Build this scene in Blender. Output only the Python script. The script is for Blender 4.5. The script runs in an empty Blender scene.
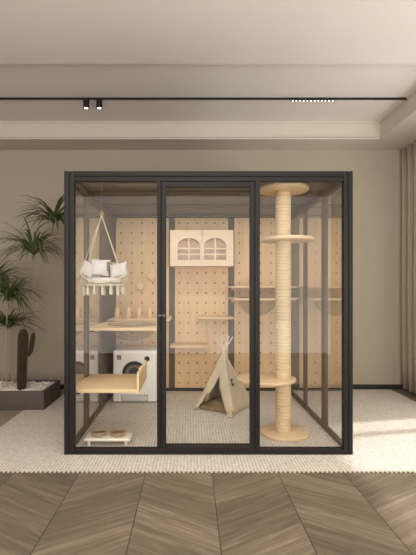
import bpy, bmesh, math, random
from mathutils import Vector, Matrix
random.seed(7)
EFILL = 3.0
CEIL = 38
C = bpy.context.scene.collection
S = bpy.context.scene
PI = math.pi

# ------------------------------------------------------------------ helpers
def lin(r, g, b):
    def f(v):
        v /= 255.0
        return v/12.92 if v <= 0.04045 else ((v+0.055)/1.055)**2.4
    return (f(r), f(g), f(b), 1.0)

def at(px, py, Y):
    """point of the room at depth Y behind the front glass, seen at photo pixel px,py"""
    r = (4.0+Y)/4.0
    return Vector(((px-190)*r/107.0, Y, 1.55+(289-py)*r/107.0))

def box(bm, x0, x1, y0, y1, z0, z1, bev=0.0, seg=2):
    g = bmesh.ops.create_cube(bm, size=1.0)
    vs = g['verts']
    for v in vs:
        v.co = Vector((x0+(v.co.x+.5)*(x1-x0), y0+(v.co.y+.5)*(y1-y0), z0+(v.co.z+.5)*(z1-z0)))
    if bev > 0:
        es = {e for v in vs for e in v.link_edges}
        bmesh.ops.bevel(bm, geom=list(es), offset=bev, segments=seg, affect='EDGES', profile=.5)

def BOX(*a, **k):
    bm = bmesh.new(); box(bm, *a, **k); return bm

def tube(bm, pts, rad, n=8, caps=True, closed=False):
    pts = [Vector(p) for p in pts]
    if not isinstance(rad, (list, tuple)): rad = [rad]*len(pts)
    rings = []
    N = len(pts)
    prev = None
    for i, p in enumerate(pts):
        if closed: d = pts[(i+1) % N]-pts[i-1]
        else: d = pts[min(i+1, N-1)]-pts[max(i-1, 0)]
        d.normalize()
        if prev is None:
            up = Vector((0, 0, 1)) if abs(d.z) < .9 else Vector((1, 0, 0))
        else: up = prev
        s = d.cross(up)
        if s.length < 1e-6: s = d.cross(Vector((0, 1, 0)))
        s.normalize(); u = s.cross(d).normalized(); prev = u
        rings.append([bm.verts.new(p+(s*math.cos(2*PI*k/n)+u*math.sin(2*PI*k/n))*rad[i]) for k in range(n)])
    for i in range(N if closed else N-1):
        a, b = rings[i], rings[(i+1) % N]
        for k in range(n):
            bm.faces.new((a[k], a[(k+1) % n], b[(k+1) % n], b[k]))
    if caps and not closed:
        bm.faces.new(rings[0][::-1]); bm.faces.new(rings[-1])
    return bm

def lathe(bm, prof, cx, cy, n=32, sy=1.0, axis='z', cz=0.0):
    """profile [(radius, height)] about a vertical axis (or the y axis, pointing to the viewer)"""
    rings = []
    for r, h in prof:
        ring = []
        for k in range(n):
            a = 2*PI*k/n
            if axis == 'z': co = (cx+r*math.cos(a), cy+sy*r*math.sin(a), h)
            else: co = (cx+r*math.cos(a), cy+h, cz+r*math.sin(a))
            ring.append(bm.verts.new(co))
        rings.append(ring)
    for i in range(len(rings)-1):
        a, b = rings[i], rings[i+1]
        for k in range(n):
            bm.faces.new((a[k], a[(k+1) % n], b[(k+1) % n], b[k]))
    if prof[0][0] > 1e-4: bm.faces.new(rings[0][::-1])
    if prof[-1][0] > 1e-4: bm.faces.new(rings[-1])
    bmesh.ops.remove_doubles(bm, verts=[v for r_ in rings for v in r_], dist=1e-5)
    return bm

def obj(name, bm, mat, parent=None, smooth=True, ang=35):
    bmesh.ops.recalc_face_normals(bm, faces=bm.faces[:])
    me = bpy.data.meshes.new(name)
    if parent is not None:
        p = parent; off = Vector((0, 0, 0))
        while p is not None:
            off += p.location; p = p.parent
        bmesh.ops.translate(bm, verts=bm.verts[:], vec=-off)
    bm.to_mesh(me); bm.free()
    me.materials.append(mat)
    if smooth:
        for p in me.polygons: p.use_smooth = True
        me.set_sharp_from_angle(angle=math.radians(ang))
    o = bpy.data.objects.new(name, me)
    C.objects.link(o)
    if parent is not None: o.parent = parent
    return o

def top(name, bm, mat, loc, **k):
    """a thing that is one mesh, its origin at loc"""
    bmesh.ops.translate(bm, verts=bm.verts[:], vec=-Vector(loc))
    o = obj(name, bm, mat, None, **k)
    o.location = loc
    return o

def tag(o, label, cat, group=None, kind=None):
    o['label'] = label; o['category'] = cat
    if group: o['group'] = group
    if kind: o['kind'] = kind
    return o

def thing(name, label, cat, loc=(0, 0, 0), group=None):
    o = bpy.data.objects.new(name, None); C.objects.link(o)
    o.location = loc; o.empty_display_size = .05
    return tag(o, label, cat, group)

def struct(name, bm, mat, **k):
    o = obj(name, bm, mat, **k); o['kind'] = 'structure'
    return o

def copy_tree(o, parent=None):
    c = o.copy(); C.objects.link(c)
    if parent is not None: c.parent = parent
    for ch in [x for x in bpy.data.objects if x.parent == o]:
        copy_tree(ch, c)
    return c

# ------------------------------------------------------------------ materials
def newmat(name):
    m = bpy.data.materials.new(name); m.use_nodes = True
    nt = m.node_tree
    return m, nt, nt.nodes, nt.links, nt.nodes['Principled BSDF']

def plain(name, col, rough=.6, metal=0.0, var=.06, scale=18, bump=0.0, bscale=120, sheen=0.0):
    m, nt, N, L, P = newmat(name)
    P.inputs['Roughness'].default_value = rough
    P.inputs['Metallic'].default_value = metal
    if sheen: P.inputs['Sheen Weight'].default_value = sheen
    tc = N.new('ShaderNodeTexCoord')
    nz = N.new('ShaderNodeTexNoise'); nz.inputs['Scale'].default_value = scale; nz.inputs['Detail'].default_value = 4
    L.new(tc.outputs['Object'], nz.inputs['Vector'])
    rp = N.new('ShaderNodeValToRGB')
    rp.color_ramp.elements[0].position = .3; rp.color_ramp.elements[1].position = .7
    rp.color_ramp.elements[0].color = tuple(c*(1-var) for c in col[:3])+(1,)
    rp.color_ramp.elements[1].color = tuple(min(1, c*(1+var)) for c in col[:3])+(1,)
    L.new(nz.outputs['Fac'], rp.inputs['Fac']); L.new(rp.outputs['Color'], P.inputs['Base Color'])
    if bump:
        n2 = N.new('ShaderNodeTexNoise'); n2.inputs['Scale'].default_value = bscale; n2.inputs['Detail'].default_value = 3
        L.new(tc.outputs['Object'], n2.inputs['Vector'])
        b = N.new('ShaderNodeBump'); b.inputs['Strength'].default_value = bump; b.inputs['Distance'].default_value = .01
        L.new(n2.outputs['Fac'], b.inputs['Height']); L.new(b.outputs['Normal'], P.inputs['Normal'])
    return m

def wood(name, light, dark, stretch=(1, 1, 12), scale=3.0, rough=.5):
    """grain runs along the axis with the SMALLEST stretch value"""
    m, nt, N, L, P = newmat(name)
    P.inputs['Roughness'].default_value = rough
    tc = N.new('ShaderNodeTexCoord'); mp = N.new('ShaderNodeMapping')
    mp.inputs['Scale'].default_value = stretch
    L.new(tc.outputs['Object'], mp.inputs['Vector'])
    nz = N.new('ShaderNodeTexNoise'); nz.inputs['Scale'].default_value = scale
    nz.inputs['Detail'].default_value = 6; nz.inputs['Distortion'].default_value = .6
    L.new(mp.outputs['Vector'], nz.inputs['Vector'])
    rp = N.new('ShaderNodeValToRGB')
    rp.color_ramp.elements[0].position = .3; rp.color_ramp.elements[0].color = dark
    rp.color_ramp.elements[1].position = .72; rp.color_ramp.elements[1].color = light
    L.new(nz.outputs['Fac'], rp.inputs['Fac']); L.new(rp.outputs['Color'], P.inputs['Base Color'])
    return m

def glass(name, tint=(.97, .975, .97, 1), ior=1.35, floor_=0.0):
    m, nt, N, L, P = newmat(name)
    N.remove(P)
    out = N['Material Output']
    fr = N.new('ShaderNodeFresnel'); fr.inputs['IOR'].default_value = ior
    ge = N.new('ShaderNodeNewGeometry')
    sb = N.new('ShaderNodeMath'); sb.operation = 'SUBTRACT'; sb.inputs[0].default_value = 1
    mu = N.new('ShaderNodeMath'); mu.operation = 'MULTIPLY'
    L.new(ge.outputs['Backfacing'], sb.inputs[1])
    mxm = N.new('ShaderNodeMath'); mxm.operation = 'MAXIMUM'; mxm.inputs[1].default_value = floor_
    L.new(fr.outputs['Fac'], mxm.inputs[0]); L.new(mxm.outputs[0], mu.inputs[0]); L.new(sb.outputs[0], mu.inputs[1])
    tr = N.new('ShaderNodeBsdfTransparent'); tr.inputs['Color'].default_value = tint
    gl = N.new('ShaderNodeBsdfGlossy'); gl.inputs['Roughness'].default_value = .0
    gl.inputs['Color'].default_value = (1, 1, 1, 1)
    mx = N.new('ShaderNodeMixShader')
    L.new(mu.outputs[0], mx.inputs['Fac']); L.new(tr.outputs[0], mx.inputs[1]); L.new(gl.outputs[0], mx.inputs[2])
    L.new(mx.outputs[0], out.inputs['Surface'])
    return m

def emit(name, col, s):
    m, nt, N, L, P = newmat(name)
    P.inputs['Base Color'].default_value = col
    P.inputs['Emission Color'].default_value = col
    P.inputs['Emission Strength'].default_value = s
    return m

M = {}
M['wall'] = plain('wall_paint', lin(170, 159, 142), .85, var=.015, scale=1.2, bump=.03, bscale=60)
M['ceiling'] = plain('ceiling_paint', lin(228, 221, 213), .9, var=.01, scale=1.0)
M['trim'] = plain('soffit_paint', lin(204, 195, 182), .85, var=.01, scale=1.0)
M['base'] = plain('dark_baseboard', lin(36, 33, 31), .5)
M['frame'] = plain('anthracite_metal', lin(33, 31, 29), .55, .0, var=.03)
for _n in M['frame'].node_tree.nodes:
    if _n.type == 'BSDF_PRINCIPLED': _n.inputs['Specular IOR Level'].default_value = .25
M['frame_in'] = plain('hazed_metal', lin(100, 86, 68), .75, .0, var=.03)  # inner frame metal, lightened in colour to imitate haze on the front glass
M['backing'] = plain('hole_shade_brown', lin(112, 86, 58), .9)  # dark colour stands in for the shade inside the peg holes
M['glass'] = glass('clear_glass')
M['sideglass'] = glass('reflective_side_glass', (.93, .92, .90, 1), 1.6, .62)
M['acrylic'] = glass('clear_acrylic', (.93, .93, .92, 1), 1.5)
PINE_L, PINE_D = lin(236, 208, 168), lin(222, 190, 147)
M['peg'] = wood('pegboard_ply', lin(236, 206, 164), lin(224, 190, 146), (9, 9, .8), 2.5, .55)
M['pine_x'] = wood('pine_lengthwise', PINE_L, PINE_D, (.9, 11, 11), 3, .5)
M['pine_y'] = wood('pine_depthwise', PINE_L, PINE_D, (11, .9, 11), 3, .5)
M['pine_z'] = wood('pine_upright', PINE_L, PINE_D, (11, 11, .9), 3, .5)
M['birch'] = wood('pale_birch', lin(240, 219, 192), lin(230, 206, 177), (.9, 8, 8), 2.5, .5)
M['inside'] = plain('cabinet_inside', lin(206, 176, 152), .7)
M['disc'] = wood('platform_ply', lin(230, 203, 168), lin(220, 190, 153), (.9, 8, 8), 2.5, .55)
M['white'] = plain('white_plastic', lin(246, 242, 238), .35, var=.01)
M['lightgrey'] = plain('light_grey_plastic', lin(205, 202, 199), .4, var=.01)
M['black'] = plain('black_plastic', lin(26, 25, 25), .35, var=.03)
M['darkglass'] = plain('smoked_door_glass', lin(116, 108, 102), .12, var=.03)
M['metalblack'] = plain('black_metal', lin(24, 22, 21), .45, .2, var=.03)
M['cream'] = plain('cream_enamel', lin(236, 230, 220), .4, var=.01)
M['bowl'] = wood('walnut_brown', lin(172, 148, 118), lin(146, 120, 92), (3, 3, 14), 6, .5)
M['canvas'] = plain('beige_canvas', lin(204, 190, 164), .95, var=.07, scale=9, bump=.35, bscale=90)
M['fur'] = plain('brown_fur', lin(146, 120, 90), 1.0, var=.42, scale=14, bump=1.0, bscale=70)
M['stick'] = plain('pale_stick', lin(226, 208, 190), .6, var=.04)
M['cotton'] = plain('white_cotton', lin(204, 198, 194), .95, var=.03, scale=10, bump=.2, bscale=60)
M['rope'] = plain('cream_cotton_rope', lin(208, 194, 172), .95, var=.06, scale=60, bump=.4, bscale=200)
M['sprig'] = plain('dried_grey_leaves', lin(92, 86, 78), .9, var=.1)
M['planter'] = plain('charcoal_planter', lin(82, 73, 66), .7, var=.03)
M['pebble'] = plain('white_pebbles', lin(222, 216, 206), .75, var=.12, scale=12)
M['cactus'] = plain('olive_cactus', lin(56, 46, 32), .9, var=.5, scale=55, bump=1.0, bscale=70)
M['leaf'] = plain('dark_green_leaf', lin(88, 102, 58), .42, var=.4, scale=3)
M['stem'] = plain('pale_stem', lin(160, 142, 116), .8, var=.1, scale=20)
M['curtain'] = plain('linen_curtain', lin(160, 148, 128), .95, var=.04, scale=20, bump=.2, bscale=200)
M['lamp'] = emit('lamp_glow', (1, .93, .82, 1), 3)
M['bone'] = plain('tan_canvas_toy', lin(210, 190, 155), .9, var=.05)

# rope-wound sisal: fine rings round the post
def sisal():
    m, nt, N, L, P = newmat('sisal_rope')
    P.inputs['Roughness'].default_value = .95
    tc = N.new('ShaderNodeTexCoord')
    wv = N.new('ShaderNodeTexWave'); wv.bands_direction = 'Z'
    wv.inputs['Scale'].default_value = 9; wv.inputs['Distortion'].default_value = 1.5; wv.inputs['Detail'].default_value = 3
    wv.inputs['Detail Scale'].default_value = 6
    L.new(tc.outputs['Object'], wv.inputs['Vector'])
    nz = N.new('ShaderNodeTexNoise'); nz.inputs['Scale'].default_value = 6; nz.inputs['Detail'].default_value = 6
    mp = N.new('ShaderNodeMapping'); mp.inputs['Scale'].default_value = (1, 1, 9)
    L.new(tc.outputs['Object'], mp.inputs['Vector']); L.new(mp.outputs['Vector'], nz.inputs['Vector'])
    ad = N.new('ShaderNodeMath'); ad.operation = 'MULTIPLY_ADD'; ad.inputs[1].default_value = .25
    L.new(wv.outputs['Fac'], ad.inputs[0])
    ml = N.new('ShaderNodeMath'); ml.operation = 'MULTIPLY'; ml.inputs[1].default_value = .6
    L.new(nz.outputs['Fac'], ml.inputs[0]); L.new(ml.outputs[0], ad.inputs[2])
    rp = N.new('ShaderNodeValToRGB')
    rp.color_ramp.elements[0].position = .15; rp.color_ramp.elements[0].color = lin(206, 178, 138)
    rp.color_ramp.elements[1].position = .7; rp.color_ramp.elements[1].color = lin(230, 206, 168)
    L.new(ad.outputs[0], rp.inputs['Fac']); L.new(rp.outputs['Color'], P.inputs['Base Color'])
    b = N.new('ShaderNodeBump'); b.inputs['Strength'].default_value = .5; b.inputs['Distance'].default_value = .01
    L.new(wv.outputs['Fac'], b.inputs['Height']); L.new(b.outputs['Normal'], P.inputs['Normal'])
    return m
M['sisal'] = sisal()

def ribbed_rug():
    m, nt, N, L, P = newmat('ribbed_rug')
    P.inputs['Roughness'].default_value = 1.0
    tc = N.new('ShaderNodeTexCoord')
    wv = N.new('ShaderNodeTexWave'); wv.bands_direction = 'X'; wv.wave_profile = 'SIN'
    wv.inputs['Scale'].default_value = 10.4; wv.inputs['Distortion'].default_value = .8
    wv.inputs['Detail'].default_value = 2; wv.inputs['Detail Scale'].default_value = 3
    L.new(tc.outputs['Object'], wv.inputs['Vector'])
    nz = N.new('ShaderNodeTexNoise'); nz.inputs['Scale'].default_value = 38; nz.inputs['Detail'].default_value = 3
    L.new(tc.outputs['Object'], nz.inputs['Vector'])
    ad = N.new('ShaderNodeMath'); ad.operation = 'MULTIPLY_ADD'; ad.inputs[1].default_value = .30
    ml = N.new('ShaderNodeMath'); ml.operation = 'MULTIPLY'; ml.inputs[1].default_value = .8
    L.new(wv.outputs['Fac'], ad.inputs[0]); L.new(nz.outputs['Fac'], ml.inputs[0]); L.new(ml.outputs[0], ad.inputs[2])
    rp = N.new('ShaderNodeValToRGB')
    rp.color_ramp.elements[0].position = .15; rp.color_ramp.elements[0].color = lin(168, 158, 147)
    rp.color_ramp.elements[1].position = .75; rp.color_ramp.elements[1].color = lin(224, 216, 206)
    L.new(ad.outputs[0], rp.inputs['Fac']); L.new(rp.outputs['Color'], P.inputs['Base Color'])
    b = N.new('ShaderNodeBump'); b.inputs['Strength'].default_value = .5; b.inputs['Distance'].default_value = .01
    L.new(ad.outputs[0], b.inputs['Height']); L.new(b.outputs['Normal'], P.inputs['Normal'])
    return m
M['rug'] = ribbed_rug()

def stitch():
    m, nt, N, L, P = newmat('stitched_binding')
    P.inputs['Roughness'].default_value = .95
    tc = N.new('ShaderNodeTexCoord'); wv = N.new('ShaderNodeTexWave'); wv.bands_direction = 'X'
    wv.inputs['Scale'].default_value = 8.0
    L.new(tc.outputs['Object'], wv.inputs['Vector'])
    rp = N.new('ShaderNodeValToRGB')
    rp.color_ramp.elements[0].position = .35; rp.color_ramp.elements[0].color = lin(96, 82, 68)
    rp.color_ramp.elements[1].position = .6; rp.color_ramp.elements[1].color = lin(196, 182, 164)
    L.new(wv.outputs['Fac'], rp.inputs['Fac']); L.new(rp.outputs['Color'], P.inputs['Base Color'])
    return m

def chevron_floor():
    m, nt, N, L, P = newmat('chevron_oak')
    P.inputs['Roughness'].default_value = .48
    def math_(op, a, b=None, c=None):
        n = N.new('ShaderNodeMath'); n.operation = op
        for i, v in enumerate((a, b, c)):
            if v is None: continue
            if isinstance(v, (int, float)): n.inputs[i].default_value = v
            else: L.new(v, n.inputs[i])
        return n.outputs[0]
    tc = N.new('ShaderNodeTexCoord'); sp = N.new('ShaderNodeSeparateXYZ')
    L.new(tc.outputs['Object'], sp.inputs[0])
    X, Y = sp.outputs['X'], sp.outputs['Y']
    W = .563
    u = math_('DIVIDE', math_('ADD', X, .944+10*W), W)
    col = math_('FLOOR', u); fx = math_('FRACT', u)
    par = math_('MODULO', col, 2.0)
    sg = math_('MULTIPLY_ADD', par, -2.0, 1.0)                  # +1 / -1 from column to column
    t = math_('MULTIPLY_ADD', math_('MULTIPLY', sg, fx), .62*W*-1.0, Y)
    t = math_('ADD', t, math_('MULTIPLY', par, -.62*W))
    PW = .285
    ti = math_('DIVIDE', math_('ADD', t, 20), PW)
    idx = math_('FLOOR', ti); ft = math_('FRACT', ti)
    cb = N.new('ShaderNodeCombineXYZ'); L.new(col, cb.inputs[0]); L.new(idx, cb.inputs[1])
    wn = N.new('ShaderNodeTexWhiteNoise'); wn.noise_dimensions = '2D'; L.new(cb.outputs[0], wn.inputs['Vector'])
    # grain coordinates: along the plank, across it
    gv = N.new('ShaderNodeCombineXYZ')
    L.new(math_('MULTIPLY_ADD', wn.outputs['Value'], 9.0, math_('MULTIPLY', X, 1.5)), gv.inputs[0])
    L.new(math_('MULTIPLY', t, 16.0), gv.inputs[1]); L.new(math_('MULTIPLY', idx, 3.7), gv.inputs[2])
    nz = N.new('ShaderNodeTexNoise'); nz.inputs['Scale'].default_value = 1.6; nz.inputs['Detail'].default_value = 7
    nz.inputs['Roughness'].default_value = .62; nz.inputs['Distortion'].default_value = .7
    L.new(gv.outputs[0], nz.inputs['Vector'])
    rp = N.new('ShaderNodeValToRGB')
    e = rp.color_ramp.elements
    e[0].position = .22; e[0].color = lin(88, 78, 65)
    e[1].position = .75; e[1].color = lin(144, 130, 112)
    mid = e.new(.5); mid.color = lin(117, 104, 88)
    L.new(nz.outputs['Fac'], rp.inputs['Fac'])
    hs = N.new('ShaderNodeHueSaturation')
    L.new(rp.outputs['Color'], hs.inputs['Color'])
    L.new(math_('MULTIPLY_ADD', wn.outputs['Value'], .5, .72), hs.inputs['Value'])
    # fine dark joints between planks and columns
    j1 = math_('LESS_THAN', fx, .012); j2 = math_('LESS_THAN', ft, .018)
    j = math_('MAXIMUM', j1, math_('MULTIPLY', j2, .35))
    mx = N.new('ShaderNodeMix'); mx.data_type = 'RGBA'
    L.new(j, mx.inputs['Factor']); L.new(hs.outputs['Color'], mx.inputs['A']); mx.inputs['B'].default_value = lin(66, 56, 46)
    L.new(mx.outputs['Result'], P.inputs['Base Color'])
    return m
M['floor'] = chevron_floor()

def slatted_roof():
    m, nt, N, L, P = newmat('slatted_taupe_metal')
    P.inputs['Roughness'].default_value = .55
    tc = N.new('ShaderNodeTexCoord')
    wv = N.new('ShaderNodeTexWave'); wv.bands_direction = 'Y'
    wv.inputs['Scale'].default_value = 3.2; wv.inputs['Distortion'].default_value = 0
    L.new(tc.outputs['Object'], wv.inputs['Vector'])
    rp = N.new('ShaderNodeValToRGB')
    rp.color_ramp.elements[0].position = .02; rp.color_ramp.elements[0].color = lin(84, 75, 64)
    rp.color_ramp.elements[1].position = .15; rp.color_ramp.elements[1].color = lin(112, 102, 88)
    L.new(wv.outputs['Fac'], rp.inputs['Fac']); L.new(rp.outputs['Color'], P.inputs['Base Color'])
    return m
M['roof'] = slatted_roof()

# ------------------------------------------------------------------ the room
XL, XR, YB, YF, ZC = -4.2, 3.42, 2.71, -6.0, 3.99
FZ = -.014
struct('floor', BOX(XL-.2, XR+.2, YF-.2, YB+.2, FZ-.1, FZ), M['floor'], smooth=False)
struct('ceiling', BOX(XL-.2, XR+.2, YF-.2, YB+.2, ZC, ZC+.12), M['ceiling'], smooth=False)
struct('wall_back', BOX(XL-.2, XR+.2, YB, YB+.2, FZ, ZC), M['wall'], smooth=False)
struct('wall_left', BOX(XL-.2, XL, YF, YB, FZ, ZC), M['wall'], smooth=False)
# right wall with a tall window; its far jamb stands beside the curtain
WY0, WY1, WZ1 = -5.4, 1.34, 2.74
bm = bmesh.new()
box(bm, XR, XR+.2, WY1, YB, FZ, ZC); box(bm, XR, XR+.2, YF, WY0, FZ, ZC); box(bm, XR, XR+.2, WY0, WY1, WZ1, ZC)
struct('wall_right', bm, M['wall'], smooth=False)
bm = bmesh.new()
for y in (WY0, -3.3, WY1-.05): box(bm, XR+.07, XR+.13, y, y+.05, FZ, WZ1)
box(bm, XR+.05, XR+.15, .84, .95, FZ, WZ1)
box(bm, XR+.07, XR+.13, WY0, WY1, WZ1-.05, WZ1); box(bm, XR+.07, XR+.13, WY0, WY1, FZ, FZ+.05)
struct('window_1', bm, M['frame'], smooth=False)
# wall behind the camera: a wide glazed opening
FX0, FX1, FZ0, FZ1 = -4.1, 3.40, -.01, 3.8
bm = bmesh.new()
box(bm, XL-.2, FX0, YF-.2, YF, FZ, ZC); box(bm, FX1, XR+.2, YF-.2, YF, FZ, ZC)
box(bm, FX0, FX1, YF-.2, YF, FZ1, ZC); box(bm, FX0, FX1, YF-.2, YF, FZ, FZ0)
struct('wall_front', bm, M['wall'], smooth=False)
bm = bmesh.new()
for x in (FX0, FX1-.05): box(bm, x, x+.05, YF-.13, YF-.07, FZ0, FZ1)
box(bm, FX0, FX1, YF-.13, YF-.07, FZ0, FZ0+.03); box(bm, FX0, FX1, YF-.13, YF-.07, FZ1-.05, FZ1)
struct('window_2', bm, M['frame'], smooth=False)
struct('sky_blocker', BOX(6.5, 6.7, -9, 6, -.5, 3.55), plain('blocker_taupe', lin(150, 140, 126), .9), smooth=False)  # unseen slab added outside to cut skylight through the right window
# dropped soffit round the ceiling, with a small moulding along its lower edge
SZ = 3.73
bm = bmesh.new()
box(bm, XL, XR, 2.256, YB, SZ, ZC); box(bm, 2.78, XR, YF, 2.256, SZ, ZC); box(bm, XL, -3.66, YF, 2.256, SZ, ZC)
struct('trim_1', bm, M['trim'], smooth=False)
bm = bmesh.new()
box(bm, -3.66, 2.78, 2.226, 2.256, SZ, SZ+.02); box(bm, -3.66, 2.78, 2.238, 2.256, SZ+.032, SZ+.046); box(bm, 2.76, 2.78, YF, 2.236, SZ, SZ+.028)
box(bm, -3.66, 2.78, 2.236, 2.256, ZC-.02, ZC); box(bm, 2.76, 2.78, YF, 2.236, ZC-.02, ZC)
struct('trim_2', bm, M['trim'], smooth=False)
struct('trim_3', BOX(-3.66, 2.78, YF, .53, ZC-.06, ZC), M['ceiling'], smooth=False)
struct('baseboard_back', BOX(XL, XR, YB-.015, YB, FZ, .055), M['base'], smooth=False)
struct('baseboard_right', BOX(XR-.015, XR, WY1, YB-.015, FZ, .055), M['base'], smooth=False)

# ribbed rug under the enclosure, stitched along its front edge
RX0, RX1, RY0, RY1 = -2.13, 3.1, -.352, 2.60
rug = thing('rug', 'large cream ribbed rug under the glass enclosure', 'rug', (.4, 1.1, FZ))
bm = BOX(RX0, RX1, RY0, 1.484, FZ, 0)
box(bm, -1.87, RX1, 1.484, RY1, FZ, 0)
obj('pile', bm, M['rug'], rug, smooth=False)
obj('edge_binding', BOX(RX0+.01, RX1-.01, RY0-.012, RY0+.002, FZ, -.004, bev=.003), stitch(), rug)

def striped():
    m, nt, N, L, P = newmat('taupe_striped_weave')
    P.inputs['Roughness'].default_value = .95
    tc = N.new('ShaderNodeTexCoord'); wv = N.new('ShaderNodeTexWave'); wv.bands_direction = 'X'
    wv.inputs['Scale'].default_value = 9.5; wv.inputs['Distortion'].default_value = .4
    L.new(tc.outputs['Object'], wv.inputs['Vector'])
    rp = N.new('ShaderNodeValToRGB')
    rp.color_ramp.elements[0].position = .15; rp.color_ramp.elements[0].color = lin(112, 98, 84)
    rp.color_ramp.elements[1].position = .6; rp.color_ramp.elements[1].color = lin(180, 165, 147)
    L.new(wv.outputs['Fac'], rp.inputs['Fac']); L.new(rp.outputs['Color'], P.inputs['Base Color'])
    return m
mat_ = top('rug', BOX(-3.7, RX0-.004, RY0, 1.482, FZ, -.003, bev=.003), striped(), (-2.9, .56, FZ))
tag(mat_, 'darker taupe striped rug in front of the charcoal planter', 'rug')

# ------------------------------------------------------------------ glass enclosure
EX0, EX1, EY1, EZ = -1.178, 1.523, 2.58, 2.653
def fx(px): return (px-190)/107.0
def fz(py): return 1.55+(289-py)/107.0
enc = thing('glass_enclosure', 'dark framed walk-in glass cat room in front of the taupe wall', 'glass enclosure', ((EX0+EX1)/2, EY1/2, 0))
def part(name, bm, mat, parent=enc, **k): return obj(name, bm, mat, parent, **k)
B = .004
# front corner posts: two profiles with a groove between them
for a, b, c, d in ((64, 68.6, 69.6, 74), (344, 348.2, 349.2, 353)):
    bm = bmesh.new()
    box(bm, fx(a), fx(b), 0, .07, 0, EZ, B); box(bm, fx(c), fx(d), 0, .07, 0, EZ, B); box(bm, fx(a)+.01, fx(d)-.01, .012, .066, 0, EZ-.01)
    part('corner_post', bm, M['frame'])
XI0, XI1 = fx(74), fx(344)
bm = bmesh.new()
box(bm, XI0, XI1, 0, .07, fz(176), EZ, B); box(bm, XI0, XI1, .004, .066, fz(181), fz(176.8), B); box(bm, XI0, XI1, .014, .06, fz(178), EZ-.02)
part('top_rail', bm, M['frame'])
bm = bmesh.new()
box(bm, XI0, XI1, 0, .07, 0, fz(452), B); box(bm, XI0, XI1, .006, .066, fz(452), fz(449), B)
part('bottom_rail', bm, M['frame'])
part('mullion', BOX(fx(157), fx(161), 0, .07, fz(449), fz(181), B), M['frame'])
part('mullion', BOX(fx(255), fx(260), 0, .07, fz(449), fz(181), B), M['frame'])
# fixed front panes
part('glass_pane', BOX(fx(74), fx(157), .03, .038, fz(449), fz(181)), M['glass'], smooth=False)
part('glass_pane', BOX(fx(260), fx(344), .03, .038, fz(449), fz(181)), M['glass'], smooth=False)
# door leaf in the middle
dx0, dx1, dz0, dz1 = fx(161.5), fx(254.5), fz(448.5), fz(182)
bm = bmesh.new()
box(bm, dx0, fx(166), -.012, .05, dz0, dz1, B); box(bm, fx(250), dx1, -.012, .05, dz0, dz1, B)
box(bm, fx(166), fx(250), -.012, .05, fz(187), dz1, B); box(bm, fx(166), fx(250), -.012, .05, dz0, fz(445), B)
door = part('door', bm, M['frame'])
obj('glass_pane', BOX(fx(166), fx(250), .02, .028, fz(445), fz(187)), M['glass'], door, smooth=False)
bm = bmesh.new()
lathe(bm, [(.0, -.05), (.012, -.05), (.014, -.044), (.014, -.012)], fx(160), 0, 14, axis='y', cz=fz(315.5))
lathe(bm, [(.0, -.05), (.012, -.05), (.014, -.044), (.014, -.012)], fx(164.3), 0, 14, axis='y', cz=fz(315.5))
box(bm, fx(157.5), fx(166.5), -.02, -.004, fz(316.6), fz(314.4), .002)
obj('latch', bm, plain('brushed_steel', lin(92, 88, 84), .5, .4), door)
bm = bmesh.new(); lathe(bm, [(0, -.022), (.014, -.022), (.016, -.012)], fx(163.5), 0, 16, axis='y', cz=fz(391))
obj('keyhole', bm, M['metalblack'], door)
# back: corner posts, posts between the pegboards, skirting
for x0, x1 in ((EX0, EX0+.05), (EX1-.12, EX1)):
    part('corner_post', BOX(x0, x1, EY1-.07, EY1, 0, EZ-.02, B), M['frame_in'])
r_b = 1.64
def bx(px): return (px-190)*r_b/107.0
part('back_post', BOX(bx(169), bx(175), EY1-.06, EY1, 0, EZ-.02, B), M['frame_in'])
part('back_post', BOX(bx(228), bx(234), EY1-.06, EY1, 0, EZ-.02, B), M['frame_in'])
part('skirting', BOX(EX0+.05, EX1-.12, EY1-.075, EY1-.06, 0, .04, .002), M['base'])
# pegboards with real holes
def pegboard(x0, x1, z0, z1, y, nx, nz):
    bm = bmesh.new()
    dx, dz = (x1-x0)/nx, (z1-z0)/nz
    R = .013; TH = .018
    dirs = [(-1, -1), (0, -1), (1, -1), (1, 0), (1, 1), (0, 1), (-1, 1), (-1, 0)]
    for i in range(nx):
        for k in range(nz):
            cx, cz = x0+(i+.5)*dx, z0+(k+.5)*dz
            o, h, w = [], [], []
            for a, b in dirs:
                o.append(bm.verts.new((cx+a*dx/2, y, cz+b*dz/2)))
                l = math.hypot(a, b)
                h.append(bm.verts.new((cx+a/l*R, y, cz+b/l*R)))
                w.append(bm.verts.new((cx+a/l*R, y+TH, cz+b/l*R)))
            for q in range(8):
                n = (q+1) % 8
                bm.faces.new((o[q], o[n], h[n], h[q])); bm.faces.new((h[q], h[n], w[n], w[q]))
    bmesh.ops.remove_doubles(bm, verts=bm.verts[:], dist=1e-4)
    # rim and back sheet
    for a in ((x0, x0+.001, y, y+.03, z0, z1), (x1-.001, x1, y, y+.03, z0, z1), (x0, x1, y, y+.03, z0, z0+.001), (x0, x1, y, y+.03, z1-.001, z1)): box(bm, *a)
    pb_ = part('pegboard', bm, M['peg'], smooth=False)
    bk = obj('backing', BOX(x0+.001, x1-.001, y+TH, y+.03, z0+.001, z1-.001), M['backing'], pb_, smooth=False); bk['label'] = 'backing coloured dark as shade behind the holes'
    return pb_
PZ0, PZ1 = .045, EZ-.022
PY = EY1-.06
for a, b, n in ((115.8, 169, 5), (175, 228, 6), (234, 276, 4)):
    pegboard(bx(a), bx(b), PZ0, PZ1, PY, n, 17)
part('filler_panel', BOX(bx(276), EX1-.12, EY1-.05, EY1-.02, .04, EZ-.02), M['frame_in'])
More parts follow.
